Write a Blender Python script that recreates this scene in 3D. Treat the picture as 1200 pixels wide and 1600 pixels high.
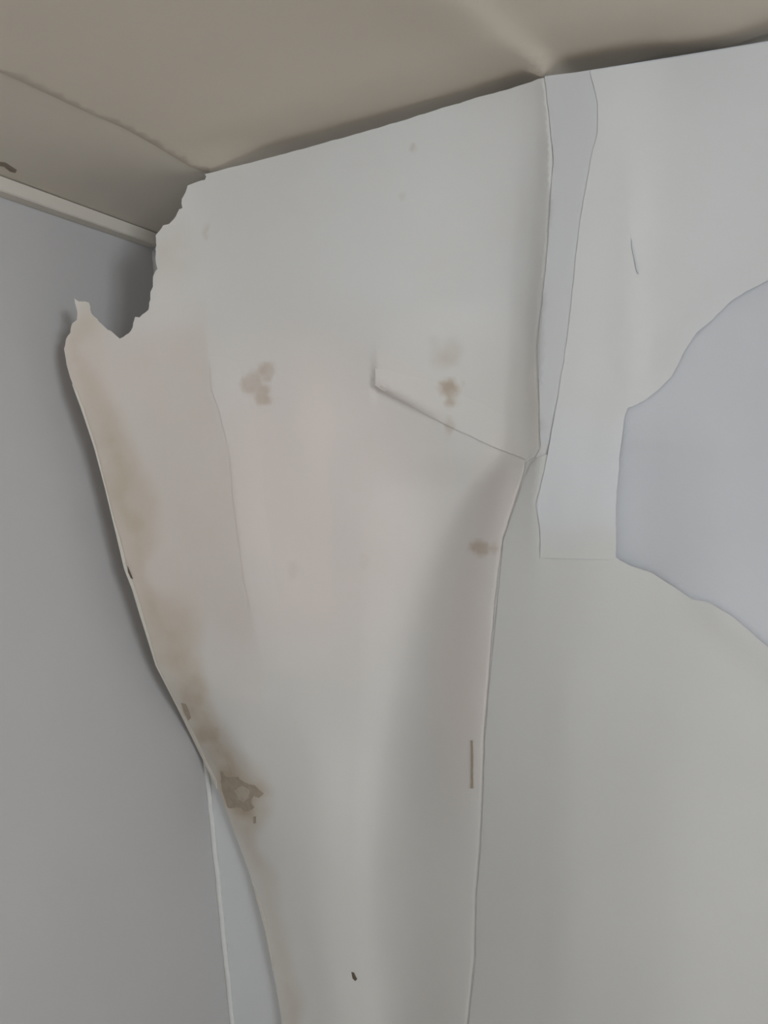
import bpy, bmesh, math, random
import numpy as np
from mathutils import Vector, Matrix
from mathutils.geometry import delaunay_2d_cdt

random.seed(11); rng = np.random.default_rng(11)
for o in list(bpy.data.objects): bpy.data.objects.remove(o)
S = bpy.context.scene; COL = S.collection

# ------------------------------------------------------------------ camera
FPX = 1290.0; ROLL = math.radians(5.8); H = 2.42
_n = math.hypot(652.8, FPX); FY, RY = FPX / _n, 652.8 / _n
FWD = np.array([-RY, FY, 0.0]); RGT = np.array([FY, RY, 0.0]); UP = np.array([0, 0, 1.0])
CAM = np.array([0, 0, H]) - 2.4 * FWD + 316.7 / FPX * 2.4 * RGT - 464.4 / FPX * 2.4 * UP
cd = bpy.data.cameras.new('camera'); cam = bpy.data.objects.new('camera', cd); COL.objects.link(cam)
cd.sensor_fit = 'HORIZONTAL'; cd.sensor_width = 36; cd.lens = 36 * FPX / 1200; cd.clip_start = 0.02
cr = math.cos(ROLL) * RGT - math.sin(ROLL) * UP
cu = math.sin(ROLL) * RGT + math.cos(ROLL) * UP
cam.matrix_world = Matrix(((cr[0], cu[0], -FWD[0], CAM[0]), (cr[1], cu[1], -FWD[1], CAM[1]),
                           (cr[2], cu[2], -FWD[2], CAM[2]), (0, 0, 0, 1)))
S.camera = cam

# ------------------------------------------------------------------ light and exposure
S.view_settings.view_transform = 'Standard'; S.view_settings.look = 'None'
S.view_settings.gamma = 1.0; S.view_settings.use_curve_mapping = False
S.view_settings.exposure = 0.0
W = bpy.data.worlds.new('sky'); S.world = W; W.use_nodes = True
W.node_tree.nodes['Background'].inputs[0].default_value = (0.80, 0.89, 1.0, 1)
W.node_tree.nodes['Background'].inputs[1].default_value = 1.2
XR, YB = 5.3, -4.4                                   # room: x 0..5.3, y -4.4..0
WIN = (-4.1, -2.4, 1.15, 2.32)                       # window in the wall at the right: y0,y1,z0,z1
ld = bpy.data.lights.new('daylight_and_fill', 'AREA'); ld.shape = 'RECTANGLE'
ld.size, ld.size_y = WIN[1] - WIN[0], WIN[3] - WIN[2]; ld.energy = 138; ld.color = (0.89, 0.945, 1.0)
lo = bpy.data.objects.new('daylight_and_fill', ld); COL.objects.link(lo)
lo.location = (XR + 0.17, (WIN[0] + WIN[1]) / 2, (WIN[2] + WIN[3]) / 2); lo.rotation_euler = (math.pi / 2, 0, math.pi / 2)
WIN_FILL = (0.75, 1.85, 1.15, 2.32)                      # made-up smaller window behind the camera, added for fill light: x0,x1,z0,z1
ld2 = ld.copy(); ld2.size = WIN_FILL[1] - WIN_FILL[0]; ld2.size_y = WIN_FILL[3] - WIN_FILL[2]; ld2.energy = 15
lo2 = bpy.data.objects.new('daylight_and_fill', ld2); COL.objects.link(lo2)  # added fill lamp outside the made-up back window, brightens the corner
lo2.location = ((WIN_FILL[0] + WIN_FILL[1]) / 2, YB - 0.17, (WIN_FILL[2] + WIN_FILL[3]) / 2); lo2.rotation_euler = (math.pi / 2, 0, 0)

# ------------------------------------------------------------------ helpers
def rays(P):
    P = np.asarray(P, float); x = P[:, 0] - 600; y = P[:, 1] - 800
    xx = x * math.cos(ROLL) - y * math.sin(ROLL); yy = x * math.sin(ROLL) + y * math.cos(ROLL)
    return FWD[None] + np.outer(xx / FPX, RGT) - np.outer(yy / FPX, UP)
def on_plane(P, ax, val):
    d = rays(P); t = (np.asarray(val) - CAM[ax]) / d[:, ax]
    return CAM[None] + d * t[:, None]
def pchip(xk, yk, x):
    """monotone cubic through knots; xk, yk are (N,K), x is (N,)"""
    h = np.diff(xk, axis=1); dl = np.diff(yk, axis=1) / h
    m = np.zeros_like(yk)
    a, b = dl[:, :-1], dl[:, 1:]
    w1 = 2 * h[:, 1:] + h[:, :-1]; w2 = h[:, 1:] + 2 * h[:, :-1]
    with np.errstate(divide='ignore', invalid='ignore'):
        hm = (w1 + w2) / (w1 / a + w2 / b)
    m[:, 1:-1] = np.where(a * b > 0, hm, 0)
    m[:, 0] = dl[:, 0]; m[:, -1] = dl[:, -1]
    i = np.clip((x[:, None] >= xk).sum(1) - 1, 0, xk.shape[1] - 2)
    r = np.arange(len(x)); hh = h[r, i]; t = (x - xk[r, i]) / hh
    lo_, hi_ = t < 0, t > 1; tc = np.clip(t, 0, 1)
    v = ((1 + 2 * tc) * (1 - tc) ** 2 * yk[r, i] + tc * (1 - tc) ** 2 * hh * m[r, i]
         + tc * tc * (3 - 2 * tc) * yk[r, i + 1] + tc * tc * (tc - 1) * hh * m[r, i + 1])
    v = np.where(lo_, yk[r, i] + t * hh * m[r, i], v)
    return np.where(hi_, yk[r, i + 1] + (t - 1) * hh * m[r, i + 1], v)
def sstep(a, b, x):
    t = np.clip((x - a) / (b - a), 0, 1); return t * t * (3 - 2 * t)
def interp_line(pts, y):                             # x of a polyline given as (y, x)
    p = np.array(pts, float); return np.interp(y, p[:, 0], p[:, 1])

# how far the paper stands off the right wall; rows of (position, standoff in metres)
EDGE = [(0, 100), (480, 100), (545, 99), (580, 106), (640, 128), (700, 148), (760, 164), (830, 181), (890, 195), (920, 207), (960, 219), (1040, 244),
        (1110, 280), (1200, 324), (1250, 348), (1300, 366), (1380, 395), (1450, 414), (1500, 424), (1600, 441), (1700, 452), (1900, 470)]
def gap_d(px, py, g):
    p = on_plane([[px, py]], 0, g)[0]; return -p[1]
e = lambda y, g=0.085: (float(interp_line(EDGE, y)), max(0.028, gap_d(float(interp_line(EDGE, y)), y, g)))
ROWS = [
 (50,  [(60, .44), (200, .325), (340, .243), (560, .185), (795, 0.1568), (835, 0.1592), (849, .164), (930, .135), (1050, .085), (1200, .075), (1400, .06)]),
 (118, [(60, .44), (200, .325), (340, .243), (570, .186), (800, 0.1562), (837, 0.1592), (851, .164), (930, .140), (1050, .088), (1200, .075), (1400, .06)]),
 (200, [(60, .44), (200, .325), (335, .243), (580, .187), (806, 0.1548), (835, 0.1584), (858, .168), (925, .150), (1050, .098), (1200, .072), (1400, .055)]),
 (300, [(60, .45), (200, .345), (330, .252), (580, .190), (800, 0.149), (828, 0.1555), (861, .174), (925, .156), (1050, .104), (1200, .072), (1400, .055)]),
 (450, [(70, .455), (210, .355), (340, .268), (580, .195), (793, 0.146), (820, 0.154), (850, .177), (900, .163), (1030, .112), (1200, 0.072), (1400, 0.052)]),
 (600, [e(600), (220, .350), (350, .268), (580, .195), (788, 0.145), (813, 0.154), (843, .179), (890, .167), (1030, .116), (1200, 0.072), (1400, 0.052)]),
 (700, [e(700), (250, .318), (380, .250), (570, .196), (778, 0.141), (812, 0.156), (845, .182), (890, .171), (1030, .118), (1200, 0.072), (1400, 0.052)]),
 (770, [e(770), (270, .300), (400, .237), (560, .190), (722, 0.116), (790, 0.168), (838, 0.188), (890, 0.180), (1030, 0.128), (1200, 0.078), (1400, 0.055)]),
 (900, [e(900), (300, .262), (430, .212), (560, 0.160), (662, 0.102), (775, 0.178), (838, 0.190), (900, 0.190), (1030, 0.165), (1200, 0.122), (1400, 0.080)]),
 (1050, [e(1050, .065), (340, .192), (440, .165), (560, 0.118), (628, 0.080), (762, 0.174), (830, 0.192), (900, 0.203), (1030, 0.194), (1200, 0.160), (1400, 0.110)]),
 (1200, [e(1200, .035), (400, .110), (480, .112), (550, 0.082), (602, 0.056), (752, 0.166), (822, 0.190), (900, 0.208), (1030, 0.214), (1200, 0.190), (1400, 0.130)]),
 (1400, [e(1400, .03), (450, .052), (505, .068), (548, 0.062), (585, 0.054), (744, 0.150), (820, 0.186), (900, 0.213), (1030, 0.224), (1200, 0.192), (1400, 0.130)]),
 (1600, [e(1600, .03), (480, .040), (530, .054), (565, 0.050), (600, 0.044), (729, 0.133), (812, 0.168), (900, 0.196), (1030, 0.208), (1200, 0.176), (1400, 0.120)]),
 (1900, [e(1900, .03), (510, .040), (550, .046), (590, 0.045), (620, 0.045), (715, 0.095), (800, 0.110), (900, 0.119), (1030, 0.125), (1200, 0.115), (1400, 0.090)]),
]
_RY = np.array([r[0] for r in ROWS], float)
_RX = np.array([[k[0] for k in r[1]] for r in ROWS], float); _RD = np.array([[k[1] for k in r[1]] for r in ROWS], float)
def standoff(P):
    P = np.asarray(P, float); N = len(P); K = _RX.shape[1]; yk = np.repeat(_RY[None], N, 0)
    px = np.stack([pchip(yk, np.repeat(_RX[None, :, k], N, 0), P[:, 1]) for k in range(K)], 1)
    dd = np.stack([pchip(yk, np.repeat(_RD[None, :, k], N, 0), P[:, 1]) for k in range(K)], 1)
    left = pchip(px[:, :7], dd[:, :7], P[:, 0]); right = pchip(px[:, 6:], dd[:, 6:], P[:, 0])
    d = np.where(P[:, 0] <= px[:, 6], left, right)
    dy = P[:, 1] - 600 - .5 * np.maximum(0, P[:, 0] - 585)           # hollow under the diagonal overlap
    hol = sstep(450, 590, P[:, 0]) * (1 - sstep(590, 735, P[:, 0])) * np.where(P[:, 0] > 585, sstep(-2, 10, dy), sstep(-70, 50, dy)) * (1 - sstep(70, 260, dy))
    return d - .022 * hol

RIDGE = np.array([(float(pchip(_RY[None], _RX[None, :, 6], np.array([y_]))[0]), y_) for y_ in np.arange(60., 1900, 8)])

def vnoise(P, s, seed=0):                            # smooth value noise in -1..1
    r = np.random.default_rng(seed); T = r.uniform(-1, 1, (64, 64)); q = np.asarray(P, float) / s + 100
    i = np.floor(q).astype(int); f = q - i; f = f * f * (3 - 2 * f); g = lambda a, b: T[(i[:, 0] + a) % 64, (i[:, 1] + b) % 64]
    return (g(0, 0) * (1 - f[:, 0]) + g(1, 0) * f[:, 0]) * (1 - f[:, 1]) + (g(0, 1) * (1 - f[:, 0]) + g(1, 1) * f[:, 0]) * f[:, 1]
def torn(pts, step=5, rough=1.2, seed=1, closed=False, wave=16):   # densify an outline and roughen it
    out = []; P = [np.array(p, float) for p in pts]; n = len(P); s = seed * 977.0
    for i in range(n if closed else n - 1):
        a, b = P[i], P[(i + 1) % n]; L = np.hypot(*(b - a)); m = max(1, int(L / step))
        nrm = np.array([-(b - a)[1], (b - a)[0]]) / max(1e-6, L)
        for j in range(m):
            t = j / m; q = np.array([[s + t * L, seed * 31.0]])
            out.append(a + (b - a) * t + nrm * (rough * (vnoise(q, wave, 5)[0] * 1.3 + vnoise(q, wave * .35, 6)[0] * .7) if j else 0))
        s += L
    if not closed: out.append(P[-1])
    return [tuple(p) for p in out]
def inside(poly, P):
    poly = np.asarray(poly); x, y = P[:, 0], P[:, 1]; c = np.zeros(len(P), bool); q = np.roll(poly, 1, 0)
    for (x1, y1), (x2, y2) in zip(poly, q):
        m = (y1 > y) != (y2 > y)
        if m.any(): c ^= m & (x < (x2 - x1) * (y - y1) / (y2 - y1 + 1e-12) + x1)
    return c
def edge_dist(poly, P, closed=True):
    best = np.full(len(P), 1e9); A = np.asarray(poly, float); n = len(A)
    for i in range(n if closed else n - 1):
        a, b = A[i], A[(i + 1) % n]; ab = b - a; L = (ab ** 2).sum() + 1e-9
        t = np.clip(((P - a) @ ab) / L, 0, 1); best = np.minimum(best, np.hypot(*(P - a - t[:, None] * ab).T))
    return best
def tri_region(poly, step, crease=None):             # triangulate an outline with inner points
    A = np.array(torn(poly, step * 1.2, 0, 0, True)); lo_, hi_ = A.min(0), A.max(0)
    gx, gy = np.meshgrid(np.arange(lo_[0], hi_[0], step), np.arange(lo_[1], hi_[1], step)); gx[1::2] += step / 2
    G = np.stack([gx.ravel(), gy.ravel()], 1); G = G[inside(A, G)]; G = G[edge_dist(A, G) > step * .45]
    n = len(A); E = [(i, (i + 1) % n) for i in range(n)]; C = np.zeros((0, 2))
    if crease is not None:
        C = crease[inside(A, crease)]; C = C[edge_dist(A, C) > .8]
        if len(C): G = G[edge_dist(C, G, False) > step * .4]
    V = [Vector(p) for p in A] + [Vector(p) for p in C] + [Vector(p) for p in G]
    E += [(n + i, n + i + 1) for i in range(len(C) - 1) if np.hypot(*(C[i + 1] - C[i])) < 12]
    v, _, f, *_r = delaunay_2d_cdt(V, E, [], 0, 1e-4)
    v = np.array([tuple(p) for p in v]); f = np.array([t for t in f if len(t) == 3])
    f = f[inside(A, v[f].mean(1))]
    return v, f
def link(name, me, mats, parent=None):
    o = bpy.data.objects.new(name, me); COL.objects.link(o)
    for m in (mats if isinstance(mats, (list, tuple)) else [mats]): me.materials.append(m)
    if parent: o.parent = parent
    return o
def tag(o, label=None, cat=None, group=None, kind=None):
    for k, v in (('label', label), ('category', cat), ('group', group), ('kind', kind)):
        if v: o[k] = v
    return o
def sheet(name, poly, mats, parent=None, step=9, lift=0.0, thick=0.0012, attrs=None, smooth=True, rim=False):
    v, f = tri_region(poly, step, RIDGE)
    d = standoff(v) + (lift(v) if callable(lift) else lift)
    X = on_plane(v, 1, -d)
    tri = f.copy()                                    # make faces look into the room
    a, b, c = X[tri[:, 0]], X[tri[:, 1]], X[tri[:, 2]]; n = np.cross(b - a, c - a)
    flip = (n * (CAM - a)).sum(1) < 0; tri[flip] = tri[flip][:, ::-1]
    me = bpy.data.meshes.new(name); me.from_pydata(X.tolist(), [], tri.tolist())
    for k, fn in (attrs or {}).items():
        at = me.attributes.new(k, 'FLOAT', 'POINT'); at.data.foreach_set('value', np.clip(fn(v), 0, 1).astype(np.float32))
    if smooth: me.shade_smooth()
    o = link(name, me, mats, parent)
    if thick:
        s = o.modifiers.new('thickness', 'SOLIDIFY'); s.thickness = thick; s.offset = -1
        if rim: s.material_offset_rim = 1
        q = o.modifiers.new('crisp_edges', 'EDGE_SPLIT'); q.split_angle = math.radians(50)
    return o
def box(bm, x0, x1, y0, y1, z0, z1):
    vs = [bm.verts.new(p) for p in ((x0, y0, z0), (x1, y0, z0), (x1, y1, z0), (x0, y1, z0), (x0, y0, z1), (x1, y0, z1), (x1, y1, z1), (x0, y1, z1))]
    for q in ((3, 2, 1, 0), (4, 5, 6, 7), (0, 1, 5, 4), (1, 2, 6, 5), (2, 3, 7, 6), (3, 0, 4, 7)): bm.faces.new([vs[i] for i in q])
def boxes(name, bs, m, parent=None, bevel=0):
    bm = bmesh.new()
    for b in bs: box(bm, *b)
    if bevel: bmesh.ops.bevel(bm, geom=bm.edges[:], offset=bevel, segments=2, affect='EDGES')
    me = bpy.data.meshes.new(name); bm.to_mesh(me); bm.free(); return link(name, me, m, parent)

# ------------------------------------------------------------------ materials
def lin(r, g, b): return tuple(((c / 255 / 12.92) if c <= 10 else ((c / 255 + .055) / 1.055) ** 2.4) for c in (r, g, b)) + (1,)
def paint(name, col, rough=.75, mottle=.05, scale=6, bump=.04, bscale=180, tints=(), through=0):
    """plain coated surface with a soft mottle; tints = (attribute, colour, strength, break-up scale)"""
    m = bpy.data.materials.new(name); m.use_nodes = True; t = m.node_tree; N = t.nodes; b = N['Principled BSDF']
    b.inputs['Roughness'].default_value = rough; b.inputs['Specular IOR Level'].default_value = .25
    tc = N.new('ShaderNodeTexCoord')
    def noise(s, d=4):
        n = N.new('ShaderNodeTexNoise'); n.inputs['Scale'].default_value = s; n.inputs['Detail'].default_value = d
        t.links.new(tc.outputs['Object'], n.inputs['Vector']); return n
    def mix(fac, a, c):
        x = N.new('ShaderNodeMix'); x.data_type = 'RGBA'; t.links.new(fac, x.inputs[0])
        for s, i in ((a, 6), (c, 7)):
            if isinstance(s, tuple): x.inputs[i].default_value = s
            else: t.links.new(s, x.inputs[i])
        return x.outputs[2]
    dark = tuple(c * (1 - mottle * 2) for c in col[:3]) + (1,)
    cur = mix(noise(scale).outputs[0], col, dark)
    for at, tc_, st, sc in tints:
        A = N.new('ShaderNodeAttribute'); A.attribute_name = at
        n = noise(sc, 6); mr = N.new('ShaderNodeMapRange'); mr.inputs[1].default_value = .25; mr.inputs[2].default_value = .65
        mr.inputs[3].default_value = .55; mr.inputs[4].default_value = 1.0; t.links.new(n.outputs[0], mr.inputs[0])
        mu = N.new('ShaderNodeMath'); mu.operation = 'MULTIPLY'; t.links.new(A.outputs['Fac'], mu.inputs[0]); t.links.new(mr.outputs[0], mu.inputs[1])
        m2 = N.new('ShaderNodeMath'); m2.operation = 'MULTIPLY'; m2.inputs[1].default_value = st; t.links.new(mu.outputs[0], m2.inputs[0])
        cur = mix(m2.outputs[0], cur, tc_)
    t.links.new(cur, b.inputs['Base Color'])
    bp = N.new('ShaderNodeBump'); bp.inputs['Strength'].default_value = bump; bp.inputs['Distance'].default_value = .004
    t.links.new(noise(bscale, 3).outputs[0], bp.inputs['Height']); t.links.new(bp.outputs[0], b.inputs['Normal'])
    if through:                                       # thin paper lets part of the light through
        tl = N.new('ShaderNodeBsdfTranslucent'); t.links.new(cur, tl.inputs['Color']); mx = N.new('ShaderNodeMixShader'); mx.inputs[0].default_value = through
        t.links.new(b.outputs[0], mx.inputs[1]); t.links.new(tl.outputs[0], mx.inputs[2]); t.links.new(mx.outputs[0], N['Material Output'].inputs[0])
    return m
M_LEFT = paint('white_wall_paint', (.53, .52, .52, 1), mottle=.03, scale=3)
M_WALL = paint('plain_white_wall', (.80, .79, .77, 1), mottle=.02)
M_PLASTER = paint('bluish_skim_plaster', (.69, .705, .71, 1), mottle=.03)
M_CEIL = paint('aged_ceiling_paint', (.70, .65, .575, 1), mottle=.05, scale=4)
M_CEILP = paint('yellowed_ceiling_paper', (.74, .672, .58, 1), mottle=.05, scale=3)
M_TRIM = paint('cream_trim_paint', (.70, .655, .59, 1), mottle=.05, scale=14)
M_BEAD = paint('corner_filler', (.70, .70, .68, 1), mottle=.04, scale=20)
M_PAPER = paint('stained_wallpaper', (0.905, 0.887, 0.855, 1), mottle=.03, scale=4, tints=(
    ('pink', (0.949, 0.862, 0.825, 1), .9, 5), ('tan', (0.818, 0.725, 0.664, 1), .8, 5), ('cool', (0.912, 0.918, 0.918, 1), .9, 5), ('damp', (0.644, 0.540, 0.409, 1), .95, 14), ('stain', (0.546, 0.422, 0.292, 1), .85, 30)), through=.26)
M_RIM = paint('torn_paper_edge', (.74, .70, .63, 1), mottle=.08, scale=60)
M_LINING = paint('grey_blue_lining', (.60, .612, .643, 1), mottle=.03, scale=4, tints=(('warm', (.62, .61, .59, 1), 1, 4),))
M_UPPER = paint('pale_wallpaper', (.675, .68, .672, 1), mottle=.025, scale=4, tints=(('cool', (.645, .66, .685, 1), 1, 5), ('warm', (.615, .618, .60, 1), 1.3, 3)))
M_LOWER = paint('plain_wallpaper', (.62, .618, .605, 1), mottle=.025, scale=4)
M_DARK = paint('dark_grime', (.16, .13, .10, 1), mottle=.2, scale=90)
M_BROWN = paint('brown_paper_backing', (.50, .42, .33, 1), mottle=.18, scale=60, bump=.2)
M_FLAKE = paint('beige_backing', (.60, .53, .44, 1), mottle=.15, scale=60)
M_FLOOR = paint('brown_carpet', (.56, .49, .41, 1), mottle=.08, scale=60, bump=.3)
M_WHITE = paint('white_gloss', (.75, .75, .74, 1), rough=.4)
M_GLASS = bpy.data.materials.new('window_glass'); M_GLASS.use_nodes = True
_t = M_GLASS.node_tree; _t.nodes.remove(_t.nodes['Principled BSDF'])
_mx = _t.nodes.new('ShaderNodeMixShader'); _mx.inputs[0].default_value = .06
_t.links.new(_t.nodes.new('ShaderNodeBsdfTransparent').outputs[0], _mx.inputs[1]); _g = _t.nodes.new('ShaderNodeBsdfGlossy'); _g.inputs['Roughness'].default_value = .02
_t.links.new(_g.outputs[0], _mx.inputs[2]); _t.links.new(_mx.outputs[0], _t.nodes['Material Output'].inputs[0])

# ------------------------------------------------------------------ room shell
T = .14
st = lambda o: tag(o, kind='structure')
st(boxes('floor', [(-T, XR + T, YB - T, T, -.1, 0)], M_FLOOR))
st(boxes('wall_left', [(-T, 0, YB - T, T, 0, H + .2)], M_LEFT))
st(boxes('wall_right', [(0, XR + T, 0, T, 0, H + .2)], M_PLASTER))
a0, a1, c0, c1 = WIN_FILL; am = (a0 + a1) / 2; ga, gb = YB - .10, YB - .05
st(boxes('wall_back', [(0, a0, YB - T, YB, 0, H + .2), (a1, XR + T, YB - T, YB, 0, H + .2), (a0, a1, YB - T, YB, 0, c0), (a0, a1, YB - T, YB, c1, H + .2)], M_WALL))
win = st(boxes('fill_window', [(a0, a0 + .05, ga, gb, c0, c1), (a1 - .05, a1, ga, gb, c0, c1), (a0 + .05, a1 - .05, ga, gb, c0, c0 + .05),
     (a0 + .05, a1 - .05, ga, gb, c1 - .05, c1), (am - .025, am + .025, ga, gb, c0 + .05, c1 - .05)], M_WHITE))  # unseen window, added only to carry the fill light
for a, b in ((a0 + .05, am - .025), (am + .025, a1 - .05)):
    boxes('pane', [(a, b, YB - .078, YB - .072, c0 + .05, c1 - .05)], M_GLASS, win)
boxes('window_sill', [(a0 - .04, a1 + .04, YB - .05, YB + .12, c0 - .035, c0)], M_WHITE, win, .005)
y0, y1, z0, z1 = WIN; ym = (y0 + y1) / 2; fa, fb = XR + .05, XR + .10
st(boxes('wall_side', [(XR, XR + T, YB, y0, 0, H + .2), (XR, XR + T, y1, 0, 0, H + .2), (XR, XR + T, y0, y1, 0, z0), (XR, XR + T, y0, y1, z1, H + .2)], M_WALL))
win = st(boxes('window_1', [(fa, fb, y0, y0 + .05, z0, z1), (fa, fb, y1 - .05, y1, z0, z1), (fa, fb, y0 + .05, y1 - .05, z0, z0 + .05),
     (fa, fb, y0 + .05, y1 - .05, z1 - .05, z1), (fa, fb, ym - .025, ym + .025, z0 + .05, z1 - .05)], M_WHITE))
for a, b in ((y0 + .05, ym - .025), (ym + .025, y1 - .05)):
    boxes('pane', [(XR + .072, XR + .078, a, b, z0 + .05, z1 - .05)], M_GLASS, win)
boxes('window_sill', [(XR - .12, XR + .05, y0 - .04, y1 + .04, z0 - .035, z0)], M_WHITE, win, .005)

# ceiling: plaster that lifts along the paper's top edge, pinned at two pinches
LINE = np.array([(-1, -.26), (.39, -.2434), (.62, -.212), (.85, -.1835), (1.04, -.170), (1.214, -.1633), (1.433, -.0943), (1.631, -.0101), (2.2, 0), (9, 0)])
def ceil_lift(x, y):
    s = y - np.interp(x, LINE[:, 0], LINE[:, 1])
    pin = np.exp(-((x - 1.210) / .024) ** 2) + 1 - sstep(.385, .60, x) + sstep(1.38, 1.58, x)
    return .030 * sstep(-.20, .06, s) * np.clip(1 - pin, 0, 1)
FA, FB = on_plane([(852, 116)], 2, H)[0, :2], on_plane([(700, -20)], 2, H)[0, :2]
def ceil_z(x, y):
    z = H + ceil_lift(x, y)
    ab = FB - FA; L = np.hypot(*ab); u = ab / L; t = (x - FA[0]) * u[0] + (y - FA[1]) * u[1]; q = -(x - FA[0]) * u[1] + (y - FA[1]) * u[0]
    fold = .010 * sstep(-.02, .12, t) * (1 - sstep(.7, 1.6, t))     # fold running out of the pinch
    w = .03 + .10 * np.clip(t, 0, 1)
    return z - fold * np.where(q > 0, np.exp(-(q / (w * .5)) ** 2), np.exp(-(q / (w * 1.6)) ** 2))
def ceil_sheet(name, mat, xs, ys, dz, mask=None):
    gx, gy = np.meshgrid(xs, ys); z = ceil_z(gx, gy) + dz; nx = len(xs)
    V = np.stack([gx.ravel(), gy.ravel(), z.ravel()], 1); F = []
    for j in range(len(ys) - 1):
        for i in range(nx - 1):
            F.append((j * nx + i, (j + 1) * nx + i, (j + 1) * nx + i + 1, j * nx + i + 1))
    me = bpy.data.meshes.new(name); me.from_pydata(V.tolist(), [], F); me.shade_smooth()
    return link(name, me, mat)
xs = np.concatenate([np.arange(0, 2.2, .0125), np.linspace(2.2, XR, 10)]); ys = np.concatenate([np.linspace(YB, -1.5, 12)[:-1], np.arange(-1.5, 0, .0125), [0]])
ceil = st(ceil_sheet('ceiling', M_CEIL, xs, ys, 0.0008))
sm = ceil.modifiers.new('thickness', 'SOLIDIFY'); sm.thickness = .06; sm.offset = 1 if False else -1
# ceiling paper: everything to the right of a diagonal seam
SEAM = [(-90, 55), (0, 112), (60, 140), (120, 168), (200, 203), (250, 232), (296, 260), (330, 272)]
sp = on_plane(SEAM, 2, H)[:, :2]
cp = [tuple(p) for p in sp] + [(.42, -.20), (.60, -.05), (.85, -.02), (1.214, -.02), (1.45, -.015), (2.4, -.012), (2.4, -1.9), (-.0 + .02, -1.9), (.02, float(sp[0][1]) if sp[0][0] > 0 else -1.2)]
cp = [(max(.012, p[0]), p[1]) for p in cp]
v, f = tri_region(torn(cp, .02, .0008, 4, True), .02)
z = ceil_z(v[:, 0], v[:, 1]) - .0005
me = bpy.data.meshes.new('ceiling_paper'); X = np.column_stack([v, z]); a, b, c = X[f[:, 0]], X[f[:, 1]], X[f[:, 2]]
fl = np.cross(b - a, c - a)[:, 2] > 0; f[fl] = f[fl][:, ::-1]
me.from_pydata(X.tolist(), [], f.tolist()); me.shade_smooth()
cpo = link('ceiling_paper', me, M_CEILP); s_ = cpo.modifiers.new('thickness', 'SOLIDIFY'); s_.thickness = .0006; s_.offset = -1
tag(cpo, 'brownish yellowed ceiling paper with a fold running out of the pinch above the crease', 'ceiling paper')

# batten along the left wall under the ceiling, with a filler bead in the corner
st(boxes('trim_1', [(0.0005, .032, YB + .01, -.012, H - .037, H - .001)], M_TRIM, None, .002))
def tube(name, pts, r, m, parent=None, n=10):
    bm = bmesh.new(); rings = []
    for p in pts:
        rings.append([bm.verts.new((p[0] + r * math.cos(2 * math.pi * k / n), p[1] + r * math.sin(2 * math.pi * k / n), p[2])) for k in range(n)])
    for A, B in zip(rings, rings[1:]):
        for k in range(n): bm.faces.new((A[k], A[(k + 1) % n], B[(k + 1) % n], B[k]))
    bm.faces.new(rings[0][::-1]); bm.faces.new(rings[-1])
    me = bpy.data.meshes.new(name); bm.to_mesh(me); bm.free(); me.shade_smooth(); return link(name, me, m, parent)
st(tube('trim_2', [(.004 + random.uniform(-.0008, .0008), -.004 + random.uniform(-.0008, .0008), z_) for z_ in np.linspace(.001, H - .045, 80)], .008, M_BEAD))

# ------------------------------------------------------------------ wallpapers
TOP = [(320, 272), (400, 252), (500, 225), (600, 197), (700, 166), (780, 143), (830, 128), (850, 119)]
TEAR = [(100, 545), (103, 530), (110, 520), (113, 505), (120, 500), (119, 480), (116, 466), (123, 471), (139, 473), (143, 490), (155, 503), (168, 515), (178, 521), (187, 529),
        (197, 523), (205, 516), (208, 505), (211, 495), (218, 496), (232, 484), (235, 468), (235, 456), (239, 448), (239, 432), (246, 420), (243, 404), (243, 368), (255, 352),
        (264, 350), (271, 343), (280, 327), (285, 325), (284, 311), (290, 300), (293, 290), (303, 286), (320, 281), (326, 273)]
SEAM_A = [(851, 119), (860, 200), (865, 250), (861, 300), (857, 370), (850, 450), (839, 540), (843, 620), (845, 700), (836, 716), (822, 722), (818, 745), (800, 800), (787, 840), (775, 930),
          (765, 1055), (757, 1150), (754, 1250), (750, 1330), (744, 1400), (742, 1500), (731, 1600), (720, 1750), (712, 1850)]
edge_pts = [(interp_line(EDGE, y), y) for y in range(1690, 560, -20)] + [(103, 562)]
edge_pts = [(float(x), y) for x, y in edge_pts]
outA = torn(TEAR, 5, 1.0, 3)[:-1] + torn(TOP, 9, .6, 5)[:-1] + [(x + 10, y) for x, y in torn(SEAM_A[:9], 9, 0, 6)] + [(x + 14, y) for x, y in SEAM_A[9:-2]] + [(736, 1690), (446, 1694)] + torn(edge_pts, 7, .5, 8)
def blob(cx, cy, rx, ry, seed, rag=.35, soft=.5):
    def fn(P):
        q = np.hypot((P[:, 0] - cx) / rx, (P[:, 1] - cy) / ry) + rag * vnoise(P, max(6, min(rx, ry) * .7), seed); return 1 - sstep(1 - soft, 1 + soft * .3, q)
    return fn
_st = [blob(395, 598, 17, 20, 1), blob(416, 582, 13, 20, 2), blob(410, 618, 14, 22, 3), blob(703, 608, 22, 14, 4), blob(704, 625, 11, 12, 5), blob(698, 555, 26, 26, 6, .5, .9),
       blob(701, 668, 8, 18, 7), blob(752, 856, 24, 12, 8), blob(325, 1145, 20, 16, 9), blob(372, 1240, 42, 44, 10, .6, .8), blob(300, 1090, 22, 40, 11)]
_st += [blob(646, 231, 5, 8, 12), blob(322, 360, 5, 14, 13), blob(628, 305, 6, 8, 14), blob(455, 890, 10, 16, 15, .6, .9), blob(570, 880, 8, 14, 16, .6, .9)]
_sw = [.55, .55, .6, .8, .7, .32, .45, .75, .55, .75, .35, .35, .35, .2, .12, .12]
def a_stain(P): return np.max([w * b(P) for w, b in zip(_sw, _st)], 0)
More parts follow.
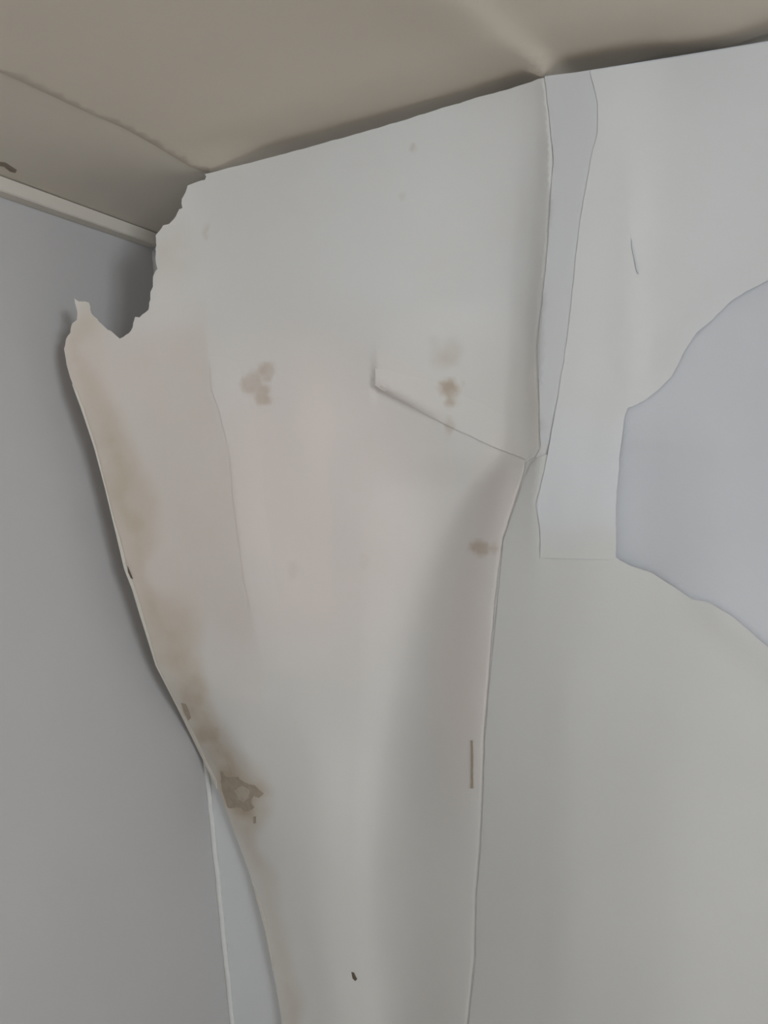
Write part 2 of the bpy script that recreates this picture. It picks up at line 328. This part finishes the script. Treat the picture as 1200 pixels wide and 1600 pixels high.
def a_damp(P):
    e_ = P[:, 0] - interp_line(EDGE, P[:, 1]); y = P[:, 1]
    wd = np.interp(y, [480, 560, 640, 760, 880, 960, 1080, 1160, 1250, 1320, 1420, 1500, 1600], [75, 50, 62, 62, 50, 72, 62, 60, 62, 48, 30, 34, 40])
    g = np.interp(y, [440, 520, 620, 700, 800, 900, 1000, 1080, 1180, 1270, 1330, 1400, 1600], [.3, .55, .5, .75, .8, .5, .85, .75, .9, .85, .5, .3, .45])
    wd = wd * (1 + .45 * vnoise(P, 60, 21)); r = e_ / wd
    return g * (1 - sstep(.45, 1.15, r)) * (.55 + .45 * sstep(.05, .45, r)) + .3 * (1 - sstep(0, 70, np.hypot(P[:, 0] - 262, (P[:, 1] - 400) * .7)))
def a_pink(P):
    return np.maximum.reduce([1 - sstep(.35, 1.1, np.hypot((P[:, 0] - 500) / 240, (P[:, 1] - 780) / 330)), .75 * (1 - sstep(.3, 1, np.hypot((P[:, 0] - 780) / 70, (P[:, 1] - 800) / 150))), .8 * (1 - sstep(.3, 1, np.hypot((P[:, 0] - 735 + (P[:, 1] - 1000) * .05) / 75, (P[:, 1] - 1020) / 300)))])
def a_tan(P):
    return (1 - .55 * sstep(-5, 5, P[:, 0] - np.interp(P[:, 1], [520, 610, 720, 900, 1050], [322, 330, 360, 380, 412])) - .45 * sstep(-40, 50, P[:, 0] - np.interp(P[:, 1], [520, 610, 720, 900, 1050], [322, 330, 360, 380, 412]))) * sstep(430, 560, P[:, 1]) * (1 - sstep(900, 1150, P[:, 1]))
def a_cool(P):
    return np.maximum(1 - sstep(.4, 1.1, np.hypot((P[:, 0] - 690) / 330, (P[:, 1] - 330) / 270)), 0)
A_ATT = dict(stain=a_stain, damp=a_damp, pink=a_pink, tan=a_tan, cool=a_cool)
_sa = [(y, x) for x, y in SEAM_A]
tuck = lambda P: -.006 * sstep(-2, 4, P[:, 0] - interp_line(_sa, P[:, 1])) * (P[:, 1] > 119)
A = sheet('peeling_wallpaper', outA, [M_PAPER, M_RIM], None, 6, tuck, 0, A_ATT)
tag(A, 'large stained cream wallpaper sheet peeling out of the corner with a ragged left edge', 'wallpaper')
# overlapping layers that surface only along one edge
def layer(name, poly, edge, hi, reach, parent, mat, attrs=None, step=8, base=-.003, thick=.0008, t1=False):
    ey = np.array(edge)[:, 1]; ya, yb = ey.min(), ey.max()
    fn = lambda P: base + (hi - base) * (1 - sstep(0, reach, edge_dist(edge, P, False))) * sstep(ya, ya + 60, P[:, 1] + .001) * (1 if t1 else 1 - sstep(yb - 120, yb, P[:, 1]))
    return sheet(name, poly, mat, parent, step, fn, thick, attrs)
ED1 = torn([(592, 545), (586, 575), (586, 602), (612, 620), (640, 634), (700, 665), (760, 693), (800, 709), (822, 718)], 7, .6, 12)
layer('overlap_layer', ED1 + [(840, 700), (842, 560), (800, 470), (640, 480)], ED1, .0026, 110, A, M_PAPER, A_ATT, t1=True)
ED2 = torn([(322, 520), (328, 560), (330, 610), (343, 640), (352, 680), (360, 720), (364, 780), (372, 840), (380, 900), (395, 970), (412, 1050)], 7, .7, 13)
layer('overlap_layer', ED2 + [(520, 1050), (520, 520)], ED2, .0016, 120, A, M_PAPER, A_ATT)
# pale curled fibre along the torn left edge
def ribbon(name, line, wid, lift, mat, parent, seed=1):
    L = np.array(line); tan = np.gradient(L, axis=0); nr = np.stack([-tan[:, 1], tan[:, 0]], 1); nr /= np.hypot(*nr.T)[:, None]
    if nr[:, 0].mean() < 0: nr = -nr
    w = wid * (1 + .6 * vnoise(L, 50, seed)); w[0] = w[-1] = .3
    poly = [tuple(p) for p in L] + [tuple(p) for p in (L + nr * w[:, None])[::-1]]
    return sheet(name, poly, mat, parent, 4, lift, .0012)
ep = [(float(interp_line(EDGE, y)) - 1.0, y) for y in range(600, 1240, 8)]
ribbon('torn_edge', ep, 3.6, .0022, M_RIM, A, 3)
ep = [(float(interp_line(EDGE, y)) - 1.0, y) for y in range(1380, 1520, 8)]
ribbon('torn_edge', ep, 3.2, .0022, M_RIM, A, 4)
def patch(name, poly, mat, parent, lift=.0015, seed=1, rough=.8, step=3, label=None):
    o = sheet(name, torn(poly, 3, rough, seed, True), mat, parent, step, lift, .0008); 
    if label: o['label'] = label
    return o
patch('scraped_patch', [(344, 1205), (352, 1213), (372, 1214), (385, 1224), (398, 1228), (412, 1240), (404, 1247), (396, 1243), (392, 1252), (397, 1262), (384, 1268), (372, 1262), (356, 1262), (350, 1245), (346, 1225)], M_BROWN, A, .0012, 31, 1.4, label='brown scraped patch')
patch('loose_flake', [(366, 1236), (378, 1228), (390, 1236), (388, 1248), (380, 1254), (372, 1250)], M_FLAKE, A, .0018, 32, 1.2, label='pale loose flake')
patch('stain_chip', [(396, 1276), (400, 1276), (400, 1286), (396, 1287)], M_BROWN, A, .0015, 33, .4, 3)
patch('edge_chip', [(283, 1099), (290, 1101), (298, 1122), (294, 1126), (287, 1112)], M_BROWN, A, .003, 34, .4)
patch('edge_chip', [(199, 884), (203, 893), (208, 905), (204, 903), (200, 894)], M_DARK, A, .003, 35, .3)
patch('slit', [(735, 1157), (738.5, 1157), (739, 1200), (739.5, 1232), (735, 1232), (735.5, 1200)], M_BROWN, A, .0015, 37, .25, label='narrow brown slit')
patch('speck', [(549, 1519), (553, 1520), (558, 1530), (555, 1533), (551, 1529)], M_DARK, A, .0015, 38, .3, label='small dark speck')

# lining paper under the right-hand sheets
BOT = lambda x: 1655 + (x - 440) * .25
lin_out = torn(SEAM_A[:9], 8, .5, 41) + torn(SEAM_A[9:], 8, .8, 42)[:-1] + [(712, 1740), (1400, 1890), (1400, 34), (1200, 64), (1050, 89), (950, 105), (900, 113)]
U_L = [(922, 111), (934, 160), (934, 205), (924, 245), (916, 290), (908, 335), (900, 395), (893, 470), (882, 560), (868, 640), (856, 710), (846, 755), (838, 788), (840, 802), (844, 830), (844, 872)]
U_P = [(962, 874), (962, 790), (968, 710), (976, 650), (981, 637), (1008, 625), (1030, 608), (1050, 588), (1066, 555), (1090, 518), (1115, 498), (1140, 472), (1165, 455), (1200, 438), (1300, 405), (1400, 380)]
outU = torn(U_L, 7, .5, 51) + torn(U_P, 7, .8, 52) + [(1400, 36), (1200, 66), (1050, 91), (960, 105)]
def u_lift(P):
    lf = .0021 + .0019 * sstep(600, 700, P[:, 1]) + .006 * np.exp(-((P[:, 0] - 985 - (P[:, 1] - 400) * .0) / 26) ** 2) * sstep(180, 330, P[:, 1]) * (1 - sstep(560, 660, P[:, 1]))
    d = edge_dist(U_P, P, False); return lf + .006 * (1 - sstep(0, 60, d)) * (1 - sstep(820, 870, P[:, 1]))
Usheet = sheet('upper_wallpaper', outU, [M_UPPER, M_RIM], None, 9, u_lift, .0008, dict(warm=lambda P: sstep(785, 868, P[:, 1]), cool=lambda P: np.clip(sstep(560, 760, P[:, 1] + (P[:, 0] - 880) * -.3) * (P[:, 0] < 1000) + .45 * sstep(1000, 1150, P[:, 0]), 0, 1)), rim=False)
tag(Usheet, 'pale upper wallpaper sheet right of the crease with a hanging tab and torn lower edge', 'wallpaper')
patch('shadow_strip', [(987, 372), (990, 385), (994, 402), (999, 428), (995, 424), (991, 402), (987, 385)], M_LINING, Usheet, .0098, 61, .2)  # grey-blue strip painting the small sharp shadow beside the fold
L_T = [(829, 726), (838, 716), (870, 705), (935, 725), (946, 850), (962, 871), (985, 884), (1015, 893), (1050, 915), (1082, 937), (1110, 942), (1150, 968), (1200, 1010), (1300, 1080), (1400, 1140)]
outL = torn(L_T, 7, .8, 71) + [(1400, 1885), (716, 1735)] + torn([(x + 1.5, y) for x, y in SEAM_A[-3::-1] if y > 960], 8, .8, 72) + [(787, 843), (802, 800), (820, 746)]
def l_lift(P):
    d = edge_dist(L_T[6:], P, False); return .0026 + .009 * (1 - sstep(0, 60, d)) * sstep(1060, 1130, P[:, 0])
under = lambda poly, P: inside(poly, P) * sstep(1, 12, edge_dist(poly, P))
Ls = sheet('lower_wallpaper', outL, [M_LOWER, M_RIM], None, 10, lambda P: l_lift(P) - .006 * under(outU, P), .0008, None, rim=False)
tag(Ls, 'plain grey-white lower wallpaper sheet right of the brown slit reaching down to the floor', 'wallpaper')

R = sheet('lining_paper', lin_out, [M_LINING, M_RIM], None, 9, lambda P: .0010 - .002 * sstep(690, 706, P[:, 1]) * sstep(833, 842, P[:, 0]) - .026 * (1 - sstep(0, 170, P[:, 0] - 962)) * sstep(930, 962, P[:, 0]) * sstep(620, 760, P[:, 1]) * (1 - sstep(880, 1000, P[:, 1])) - .006 * np.maximum(under(outU, P), under(outL, P)), .0008, dict(warm=lambda P: (P[:, 0] < 945) * np.where(P[:, 1] < 700, .5, 1.)), rim=True)
tag(R, 'grey-blue lining paper showing as a bare patch between the two right-hand wallpapers', 'wallpaper')

# little crack in the ceiling above the batten
def ceil_patch(name, px, mat, parent, dz):
    p = on_plane(px, 2, H); me = bpy.data.meshes.new(name); n = len(p)
    top = [(x, y, H - dz) for x, y, _ in p] + [(x, y, H + .002) for x, y, _ in p]
    me.from_pydata(top, [], [tuple(range(n)), tuple(range(2 * n - 1, n - 1, -1))] + [(i, (i + 1) % n, n + (i + 1) % n, n + i) for i in range(n)])
    return link(name, me, mat, parent)
M_CRACK = paint('brown_crack', (.30, .25, .20, 1), mottle=.15, scale=60)
ceil_patch('crack', [(-8, 252), (8, 254), (20, 262), (26, 266), (24, 270), (16, 268), (6, 260), (-8, 258)], M_CRACK, ceil, .0005)
